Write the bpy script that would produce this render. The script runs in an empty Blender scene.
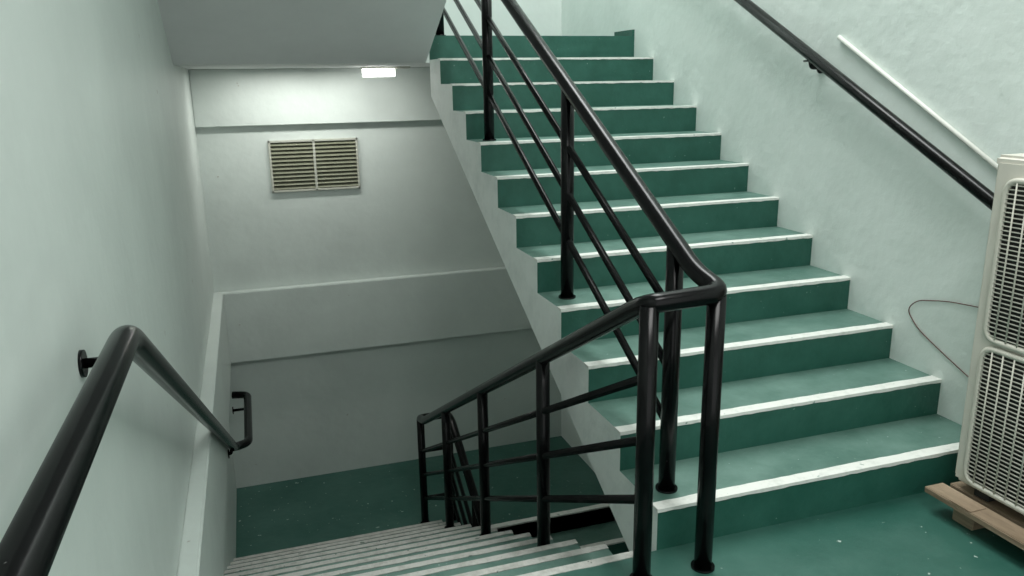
import bpy, bmesh, math, random
from mathutils import Vector, Matrix
random.seed(3)
sc=bpy.context.scene
sc.view_settings.view_transform='Standard'
# ------------------------------------------------------------------ materials
def mat(name,col,rough=.6,col2=None,scale=3.0,lo=.35,hi=.7,metal=0,bump=0,bscale=40,emit=0,spec=.5,specks=None,stretch=None,detail=6,bdist=.01):
    m=bpy.data.materials.new(name);m.use_nodes=True;nt=m.node_tree;b=nt.nodes['Principled BSDF']
    b.inputs['Base Color'].default_value=(*col,1);b.inputs['Roughness'].default_value=rough;b.inputs['Metallic'].default_value=metal
    b.inputs['Specular IOR Level'].default_value=spec
    g=nt.nodes.new('ShaderNodeNewGeometry');vec=g.outputs['Position']
    if stretch:
        mp=nt.nodes.new('ShaderNodeMapping');mp.inputs['Scale'].default_value=stretch;nt.links.new(vec,mp.inputs[0]);vecs=mp.outputs[0]
    else: vecs=vec
    last=None
    if col2:
        n=nt.nodes.new('ShaderNodeTexNoise');n.inputs['Scale'].default_value=scale;n.inputs['Detail'].default_value=detail;n.inputs['Roughness'].default_value=.65
        nt.links.new(vecs,n.inputs['Vector'])
        r=nt.nodes.new('ShaderNodeValToRGB');r.color_ramp.elements[0].position=lo;r.color_ramp.elements[1].position=hi
        r.color_ramp.elements[0].color=(*col,1);r.color_ramp.elements[1].color=(*col2,1)
        nt.links.new(n.outputs['Fac'],r.inputs[0]);last=r.outputs[0]
    if specks:
        sc_,th,c3=specks
        n=nt.nodes.new('ShaderNodeTexNoise');n.inputs['Scale'].default_value=sc_;n.inputs['Detail'].default_value=3
        nt.links.new(vec,n.inputs['Vector'])
        r=nt.nodes.new('ShaderNodeValToRGB');r.color_ramp.elements[0].position=th;r.color_ramp.elements[1].position=th+.03
        r.color_ramp.elements[0].color=(0,0,0,1);r.color_ramp.elements[1].color=(1,1,1,1)
        nt.links.new(n.outputs['Fac'],r.inputs[0])
        mx=nt.nodes.new('ShaderNodeMixRGB');nt.links.new(r.outputs[0],mx.inputs[0])
        if last: nt.links.new(last,mx.inputs[1])
        else: mx.inputs[1].default_value=(*col,1)
        mx.inputs[2].default_value=(*c3,1);last=mx.outputs[0]
    if last: nt.links.new(last,b.inputs['Base Color'])
    if bump:
        n=nt.nodes.new('ShaderNodeTexNoise');n.inputs['Scale'].default_value=bscale;n.inputs['Detail'].default_value=5
        nt.links.new(vec,n.inputs['Vector']);bp=nt.nodes.new('ShaderNodeBump');bp.inputs['Strength'].default_value=bump;bp.inputs['Distance'].default_value=bdist
        nt.links.new(n.outputs['Fac'],bp.inputs['Height']);nt.links.new(bp.outputs[0],b.inputs['Normal'])
    if emit:
        b.inputs['Emission Color'].default_value=(*col,1);b.inputs['Emission Strength'].default_value=emit
    return m
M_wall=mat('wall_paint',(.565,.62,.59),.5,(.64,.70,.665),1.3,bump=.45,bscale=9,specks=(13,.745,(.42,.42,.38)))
M_wallLit=mat('wall_paint_lit',(.69,.76,.72),.5,(.78,.845,.81),1.6,bump=.6,bscale=11)  # same wall paint, the right side's stronger light put into the colour
M_soff=mat('soffit_paint',(.70,.705,.705),.7,(.77,.775,.775),1.5,bump=.25,bscale=10)
M_white=mat('stringer_white_paint',(.84,.87,.85),.55,(.68,.72,.70),7,.45,.8,bump=.4,bscale=20)
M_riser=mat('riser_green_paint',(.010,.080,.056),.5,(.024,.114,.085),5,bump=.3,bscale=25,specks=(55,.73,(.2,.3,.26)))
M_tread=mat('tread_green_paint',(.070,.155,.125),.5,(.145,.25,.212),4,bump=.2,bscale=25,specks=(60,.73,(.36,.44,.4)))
M_floor=mat('floor_green_paint',(.018,.086,.065),.36,(.050,.136,.109),2.2,bump=.15,bscale=20,specks=(30,.705,(.42,.5,.46)))
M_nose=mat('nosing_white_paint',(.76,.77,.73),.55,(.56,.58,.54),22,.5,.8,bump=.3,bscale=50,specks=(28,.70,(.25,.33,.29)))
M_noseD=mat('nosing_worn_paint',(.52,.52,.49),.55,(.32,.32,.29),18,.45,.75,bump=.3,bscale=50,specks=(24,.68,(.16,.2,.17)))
M_black=mat('black_paint',(.002,.002,.0023),.22,spec=.2,specks=(45,.77,(.10,.10,.10)))
M_ac=mat('ac_cream_metal',(.66,.64,.57),.45,(.58,.56,.49),5)
M_acw=mat('ac_grille_plastic',(.55,.54,.47),.45)
M_dark=mat('dark_interior',(.02,.02,.018),.8)
M_duct=mat('duct_interior',(.07,.07,.055),.8)
M_wood=mat('pallet_wood',(.17,.12,.075),.8,(.34,.26,.18),14,bump=.3,bscale=60,stretch=(1,.15,3))
M_frame=mat('vent_frame',(.46,.47,.41),.5)
M_slat=mat('vent_slat',(.21,.22,.15),.55,(.16,.17,.115),10)
M_lamp=mat('lamp_glow',(1,1,.97),.4,emit=4)
M_pvc=mat('pvc_conduit',(.70,.71,.66),.5)
M_cable=mat('cable_rubber',(.11,.03,.025),.5)
M_steel=mat('steel_screw',(.2,.2,.2),.4,metal=.8)
# ------------------------------------------------------------------ mesh builder
class MB:
    def __init__(s,mats): s.bm=bmesh.new();s.mats=mats
    def box(s,a,b,mi=0,bev=0,rot=None):
        x0,y0,z0=[min(p,q) for p,q in zip(a,b)];x1,y1,z1=[max(p,q) for p,q in zip(a,b)]
        co=[(x,y,z) for x in(x0,x1) for y in(y0,y1) for z in(z0,z1)]
        tmp=bmesh.new();v=[tmp.verts.new(c) for c in co]
        for f in((0,1,3,2),(4,6,7,5),(0,4,5,1),(2,3,7,6),(0,2,6,4),(1,5,7,3)): tmp.faces.new([v[i] for i in f])
        if bev: bmesh.ops.bevel(tmp,geom=tmp.edges[:],offset=bev,segments=3,affect='EDGES')
        if rot: bmesh.ops.rotate(tmp,verts=tmp.verts[:],cent=rot[0],matrix=Matrix.Rotation(rot[1],3,rot[2]))
        s.merge(tmp,mi)
    def merge(s,tmp,mi):
        mp={v:s.bm.verts.new(v.co) for v in tmp.verts}
        for f in tmp.faces:
            g=s.bm.faces.new([mp[v] for v in f.verts]);g.material_index=mi;g.smooth=f.smooth
        tmp.free()
    def prism(s,prof,x0,x1,mis,side=0):
        n=len(prof);A=[s.bm.verts.new((x0,y,z)) for y,z in prof];B=[s.bm.verts.new((x1,y,z)) for y,z in prof]
        for i in range(n):
            j=(i+1)%n;f=s.bm.faces.new((A[i],A[j],B[j],B[i]));f.material_index=mis[i]
        f=s.bm.faces.new(A[::-1]);f.material_index=side;f=s.bm.faces.new(B);f.material_index=side
    def strip(s,x0,x1,y,z,dirn,w,mi):
        # hand painted nosing strip: thin slab with slightly wobbly back and lower edges
        n=int((x1-x0)/.03);top=.0025;fy=y-dirn*.003
        F0=[];F1=[];B1=[];B0=[]
        wob=0
        for i in range(n+1):
            x=x0+(x1-x0)*i/n
            wob=wob*.6+random.uniform(-1,1)*.0022
            d=.011+random.uniform(-.0015,.002)
            F0.append(s.bm.verts.new((x,fy,z-d)));F1.append(s.bm.verts.new((x,fy,z+top)))
            B1.append(s.bm.verts.new((x,y+dirn*(w+wob),z+top)));B0.append(s.bm.verts.new((x,y+dirn*(w+wob),z-.001)))
        for i in range(n):
            for a,b in((F0,F1),(F1,B1),(B1,B0)):
                f=s.bm.faces.new((a[i],a[i+1],b[i+1],b[i]));f.material_index=mi
        for i in(0,n):
            f=s.bm.faces.new((F0[i],F1[i],B1[i],B0[i]));f.material_index=mi
    def tube(s,pts,r,mi=0,fil=0,n=16,seg=7):
        P=[Vector(p) for p in pts]
        if fil:
            Q=[P[0]]
            for i in range(1,len(P)-1):
                a,b,c=P[i-1],P[i],P[i+1];d1=(a-b);d2=(c-b);l=min(fil,d1.length*.49,d2.length*.49)
                p=b+d1.normalized()*l;q=b+d2.normalized()*l
                for k in range(seg+1):
                    t=k/seg;Q.append(p*(1-t)**2+b*2*t*(1-t)+q*t*t)
            Q.append(P[-1]);P=Q
        T=[]
        for i in range(len(P)):
            a=P[max(i-1,0)];b=P[min(i+1,len(P)-1)];T.append((b-a).normalized())
        u=T[0].orthogonal().normalized();rings=[]
        for i,p in enumerate(P):
            u=(u-T[i]*u.dot(T[i])).normalized();w=T[i].cross(u)
            rings.append([s.bm.verts.new(p+r*(math.cos(2*math.pi*k/n)*u+math.sin(2*math.pi*k/n)*w)) for k in range(n)])
        for a,b in zip(rings,rings[1:]):
            for k in range(n):
                f=s.bm.faces.new((a[k],a[(k+1)%n],b[(k+1)%n],b[k]));f.smooth=True;f.material_index=mi
        f=s.bm.faces.new(rings[0][::-1]);f.material_index=mi;f=s.bm.faces.new(rings[-1]);f.material_index=mi
    def done(s,name,parent=None):
        bmesh.ops.recalc_face_normals(s.bm,faces=s.bm.faces[:])
        me=bpy.data.meshes.new(name);s.bm.to_mesh(me);s.bm.free()
        for m in s.mats: me.materials.append(m)
        o=bpy.data.objects.new(name,me);sc.collection.objects.link(o)
        if parent:o.parent=parent
        return o
def empty(name):
    o=bpy.data.objects.new(name,None);sc.collection.objects.link(o);return o
# ------------------------------------------------------------------ dimensions
r=.16;t=.3011;K=r/t
XL,XR=1.238,2.784      # up flight
XW,XD=-.38,1.19        # left wall / right edge of down flight
Y1=2.18;YT=Y1+11*t;YF=6.93
SM=[M_white,M_riser,M_tread,M_nose,M_soff,M_noseD]
def flight(name,x0,x1,ys,zs,dirn,steps,up,w=.40,nw=.047,nmi=3):
    """dirn: +1 travels away (+Y). up: +1 ascending, -1 descending, from level zs at ys"""
    b=MB(SM);prof=[];mis=[]
    xa,xb=x0-.0025,x1
    if up>0:
        y=ys;z=zs
        for i in range(steps):
            prof.append((y,z));mis.append(1);z+=r
            prof.append((y,z));mis.append(2)
            if i<steps-1:
                b.strip(xa,xb,y,z,dirn,nw,nmi);y+=dirn*t
        prof.append((y+dirn*.001,z));mis.append(0)
        prof.append((y+dirn*.001,z-w));mis.append(4)
        yb=y-dirn*((z-w)-(zs-.18))/K
        prof.append((yb,zs-.18));mis.append(0)
        prof.append((ys,zs-.18));mis.append(0)
    else:
        y=ys;z=zs
        b.strip(xa,xb+.0025,y,z,-dirn,nw,nmi)
        for i in range(steps):
            prof.append((y,z));mis.append(1);z-=r
            prof.append((y,z));mis.append(2)
            if i<steps-1:
                y+=dirn*t;b.strip(xa,xb+.0025,y,z,-dirn,nw,nmi)
        prof.append((y,z-.18));mis.append(4)
        zb=z-.18
        yy=ys+dirn*((zs-w)-zb)/K
        prof.append((yy,zb));mis.append(4)
        prof.append((ys,zs-w));mis.append(0)
    b.prism(prof,x0,x1,mis)
    return b.done(name)
flight('staircase',XL,XR,Y1,0,1,12,1)
YD=2.2
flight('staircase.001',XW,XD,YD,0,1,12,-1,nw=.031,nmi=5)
YE=YD+11*t
flight('staircase.002',XL,XR,YE,-1.92,-1,12,-1)
flight('staircase.003',XW,XD,YE,1.92,-1,12,1)
# ------------------------------------------------------------------ floors / landings
def slab(name,x0,y0,x1,y1,z,th=.18,top=1):
    b=MB([M_soff,M_floor,M_white]);b.box((x0,y0,z-th),(x1,y1,z),0)
    for f in b.bm.faces:
        c=f.calc_center_median()
        if abs(c.z-z)<1e-4:f.material_index=1
        elif abs(c.y-y1)<1e-4 or abs(c.y-y0)<1e-4:f.material_index=2
    return b.done(name)
slab('floor',XW,-1.6,XR,Y1,0)
slab('floor.001',XW,YE,XR,YF,-1.92)
slab('floor.002',XW,YT+.001,XR,YF,1.92)
slab('floor.003',XW,-1.6,XR,Y1,-3.84)
slab('ceiling',XW,-1.6,XR,YE-11*t,3.84)
b=MB([M_soff]);b.box((XW-.2,-1.6,5.6),(XR+.2,YF+.2,5.75));b.done('ceiling.001')
# ------------------------------------------------------------------ walls
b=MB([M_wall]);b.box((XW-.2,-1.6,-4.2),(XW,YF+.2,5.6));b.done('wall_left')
b=MB([M_wallLit]);b.box((XR,-1.6,-4.2),(XR+.2,YF+.2,5.6));b.done('wall_right')
b=MB([M_wall]);b.box((XW,YF,-4.2),(XR,YF+.2,5.6));b.done('wall_far')
b=MB([M_wall]);b.box((XW-.2,-1.8,-4.2),(XR+.2,-1.6,.3));b.done('back_light_block')  # unseen low wall, added to keep world light out of the lower shaft
# beams
b=MB([M_wall]);b.box((XW,YF-.06,1.29),(XR,YF,1.74),0,.006);b.done('trim_1')
b=MB([M_wall]);b.box((XW,YF-.09,-.70),(XR,YF,-.08),0,.006);b.done('trim_2')
b=MB([M_wall]);b.box((XW,YD,-.70),(XW+.075,YF-.09,-.06),0,.006);b.done('trim_3')
b=MB([M_riser]);b.box((XR-.02,YT,1.92),(XR,YT+.30,1.965));b.done('baseboard_right')
# ------------------------------------------------------------------ central railing
XU,XN=1.338,1.108
Rp,Rh,Rm=.030,.031,.0155
def zu(y): return 1.065+K*(y-2.28)
def zd(y): return .955-K*(y-2.06)
b=MB([M_black])
b.tube([(XU,5.75,zu(5.60)),(XU,5.60,zu(5.60)),(XU,2.17,zu(2.17)),(XU+.016,2.03,.968),(XN,2.04,.955),(XN,2.11,zd(2.11)),(XN,5.62,zd(5.62)),(XN,5.80,zd(5.72)),(XU,5.80,zd(5.72)),(XU,5.66,zd(5.72)),
        (XU,2.6,zd(5.72)-K*(5.60-2.6))],Rh,0,fil=.055,n=24)
def post(x,y,z0,z1):
    b.tube([(x,y,z0),(x,y,z1)],Rp,0,n=20)
    b.tube([(x,y,z0),(x,y,z0+.008)],.040,0,n=24)
post(XU,2.04,0,.96)
post(XN,2.045,0,.95)
post(XU,2.30,r,zu(2.30))
post(XU,3.26,4*r,zu(3.26));post(XU,4.45,8*r,zu(4.45));post(XU,5.58,12*r,zu(5.58))
for y,k in((2.97,3),(3.93,6),(4.86,9)): post(XN,y,-k*r,zd(y))
post(XN,5.77,-12*r,zd(5.72));post(XU,5.77,-12*r,zd(5.72))
for y,k in((5.0,2),(4.1,5),(3.2,8)): post(XU,y,-1.92-k*r,zd(5.72)-K*(5.6-y))
for o in(.25,.46,.67):
    b.tube([(XU,2.30,zu(2.30)-o),(XU,5.58,zu(5.58)-o)],Rm,0,n=12)
    b.tube([(XN,2.045,zd(2.045)-o+.005),(XN,5.77,zd(5.77)-o)],Rm,0,n=12)
    z0=zd(5.77)-o
    b.tube([(XU,5.77,z0),(XU,2.6,z0-K*(5.77-2.6))],Rm,0,n=12)
    b.tube([(XN,5.77,z0),(XU,5.77,z0)],Rm,0,n=12)
b.done('stair_railing')
# ------------------------------------------------------------------ wall handrails
b=MB([M_black,M_steel])
XH=XW+.105;ZH=1.11;yb=1.74
def zl(y): return ZH-K*(y-yb)
b.tube([(XH,-.6,ZH),(XH,yb,ZH),(XH,5.30,zl(5.30)),(XH+.09,5.42,zl(5.36)),(XH+.09,6.35,zl(5.36)),(XW+.08,6.38,zl(5.36))],.029,0,fil=.06,n=24)
def brk(bb,xw,xr,y,z,sgn):
    bb.tube([(xw,y,z-.06),(xw+sgn*.008,y,z-.06)],.030,0,n=20)
    bb.tube([(xw,y,z-.06),(xr-sgn*.012,y,z-.06),(xr,y,z-.01)],.011,0,fil=.015,n=10)
    bb.box((xr-.012,y-.035,z-.032),(xr+.012,y+.035,z-.024),0)
for y,z in((.4,ZH),(1.80,ZH-.01)): brk(b,XW,XH,y,z,1)
brk(b,XW+.075,XH,5.05,zl(5.05),1)
brk(b,XW+.075,XH+.09,6.2,zl(5.36),1)
b.done('wall_handrail')
b=MB([M_black,M_steel])
XQ=XR-.075
def zr(y): return 1.1226+.5145*(y-2.269)
b.tube([(XQ,1.5,zr(2.05)),(XQ,2.05,zr(2.05)),(XQ,5.9,zr(5.9))],.027,0,fil=.07,n=20)
for y in(1.7,3.42,4.7,5.7): brk(b,XR,XQ,y,max(zr(y),zr(2.05)),-1)
b.done('wall_handrail.001')
# ------------------------------------------------------------------ conduit and cable
b=MB([M_pvc]);b.tube([(XR-.012,2.09,1.115),(XR-.012,3.30,1.795)],.010,0,n=12);b.done('electrical_conduit')
b=MB([M_cable]);b.tube([(XR-.006,2.08,.70),(XR-.004,2.33,.688),(XR-.004,2.50,.672),(XR-.004,2.66,.635),(XR-.004,2.71,.58),(XR-.004,2.64,.51),(XR-.004,2.50,.445),(XR-.004,2.34,.378),(XR-.006,2.1,.30)],.0021,0,fil=.06,n=8);b.done('loose_cable')
# ------------------------------------------------------------------ air conditioner
root=empty('air_conditioner_condenser')
ax0,ax1,ay0,ay1,az0,az1=2.41,2.745,1.08,2.06,.125,1.335
b=MB([M_ac,M_dark]);b.box((ax0+.012,ay0,az0),(ax1,ay1,az1),0,.018)
b.box((ax0+.016,ay0-.006,az1-.035),(ax1,ay1+.006,az1+.008),0,.012)
for y in(ay0+.12,ay1-.12): b.box((ax0+.03,y-.03,az0-.025),(ax1-.02,y+.03,az0+.01),1)
b.done('body',root)
b=MB([M_acw,M_dark,M_ac])
for z0,z1 in((.705,1.265),(.155,.675)):
    y0,y1=1.32,1.995
    b.box((ax0+.004,y0+.01,z0+.01),(ax0+.013,y1-.01,z1-.01),1)
    mid=((y0+y1)/2)
    b.tube([(ax0+.004,mid,z0),(ax0+.004,y1,z0),(ax0+.004,y1,z1),(ax0+.004,y0,z1),(ax0+.004,y0,z0),(ax0+.004,mid-.01,z0)],.011,0,fil=.05,n=10)
    z=z0+.018
    while z<z1-.01:
        b.tube([(ax0-.001,y0+.008,z),(ax0-.001,y1-.008,z)],.0027,0,n=6);z+=.0155
    y=y0+.03
    while y<y1-.01:
        b.tube([(ax0-.003,y,z0+.006),(ax0-.003,y,z1-.006)],.003,0,n=6);y+=.043
    cz=(z0+z1)/2;cy=mid
    b.tube([(ax0-.008,cy,cz),(ax0,cy,cz)],.06,0,n=28)
b.done('fan_grilles',root)
# ------------------------------------------------------------------ pallet
b=MB([M_wood])
for y in(1.16,1.52,1.90): b.box((2.37,y,.0),(2.74,y+.09,.072),0,.004)
for k in range(4):
    x=2.325+k*.108; b.box((x,1.12,.0725),(x+.088,2.085-.014*(k%3),.0965),0,.003)
b.box((2.325,1.88,.0968),(2.40,1.97,.0995),0,.001)
b.done('wooden_pallet')
# ------------------------------------------------------------------ vent
root=empty('air_vent')
vx0,vx1,vz0,vz1=.165,.90,.735,1.165;vy=YF
b=MB([M_frame,M_duct])
b.box((vx0+.01,vy-.006,vz0+.01),(vx1-.01,vy,vz1-.01),1)
fw=.018
b.box((vx0,vy-.03,vz0),(vx1,vy,vz0+fw),0,.003);b.box((vx0,vy-.03,vz1-fw),(vx1,vy,vz1),0,.003)
b.box((vx0,vy-.03,vz0),(vx0+fw,vy,vz1),0,.003);b.box((vx1-fw,vy-.03,vz0),(vx1,vy,vz1),0,.003)
vm=(vx0+vx1)/2;b.box((vm-.010,vy-.03,vz0),(vm+.010,vy,vz1),0,.003);b.done('frame',root)
b=MB([M_slat])
n=12
for a,c in((vx0+fw,vm-.010),(vm+.010,vx1-fw)):
    for i in range(n):
        z=vz0+fw+(i+.5)*(vz1-vz0-2*fw)/n
        b.box((a,vy-.032,z-.002),(c,vy-.002,z+.002),0,0,rot=((a,vy-.017,z),math.radians(46),'X'))
b.done('slats',root)
# ------------------------------------------------------------------ lamp under the upper landing
root=empty('ceiling_lamp')
b=MB([M_lamp]);b.box((.935,YF-.45,1.662),(1.175,YF-.30,1.725),0,.003);b.done('diffuser',root)
b=MB([M_frame]);b.box((.925,YF-.46,1.725),(1.30,YF-.29,1.74),0,.003);b.done('housing',root)
# ------------------------------------------------------------------ lights
def area(name,loc,size,sy,e,rot=(0,0,0),col=(1,1,1)):
    l=bpy.data.lights.new(name,'AREA');l.shape='RECTANGLE';l.size=size;l.size_y=sy;l.energy=e;l.color=col
    o=bpy.data.objects.new(name,l);o.location=loc;o.rotation_euler=rot;sc.collection.objects.link(o);return o
area('near_landing_fill',(1.2,.6,3.6),1.6,.8,60,col=(1,1,.98))  # added fill above the near landing, no fixture in view
area('stairwell_fill',(2.0,4.2,5.5),1.3,3.0,185,col=(.97,1,.98))  # added overhead fill to brighten the right wall and up-flight treads
area('landing_light',(.6,6.45,1.715),1.3,.12,14,col=(1,1,.95))
w=bpy.data.worlds.new('world');sc.world=w;w.use_nodes=True
w.node_tree.nodes['Background'].inputs[0].default_value=(.96,1,.98,1);w.node_tree.nodes['Background'].inputs[1].default_value=1.4
# ------------------------------------------------------------------ camera
yaw,pitch,roll,f=.3174,-.256,-.0156,788.6
F=Vector((math.sin(yaw)*math.cos(pitch),math.cos(yaw)*math.cos(pitch),math.sin(pitch)))
rt=Vector((math.cos(yaw),-math.sin(yaw),0));up=rt.cross(F)
c,s=math.cos(roll),math.sin(roll);rt2=c*rt+s*up;up2=-s*rt+c*up
cam=bpy.data.cameras.new('camera');co=bpy.data.objects.new('camera',cam);sc.collection.objects.link(co)
Mx=Matrix((rt2,up2,-F)).transposed().to_4x4();Mx.translation=Vector((0,0,1.6091));co.matrix_world=Mx
cam.sensor_width=36;cam.lens=f/1024*36;cam.clip_start=.02
sc.camera=co
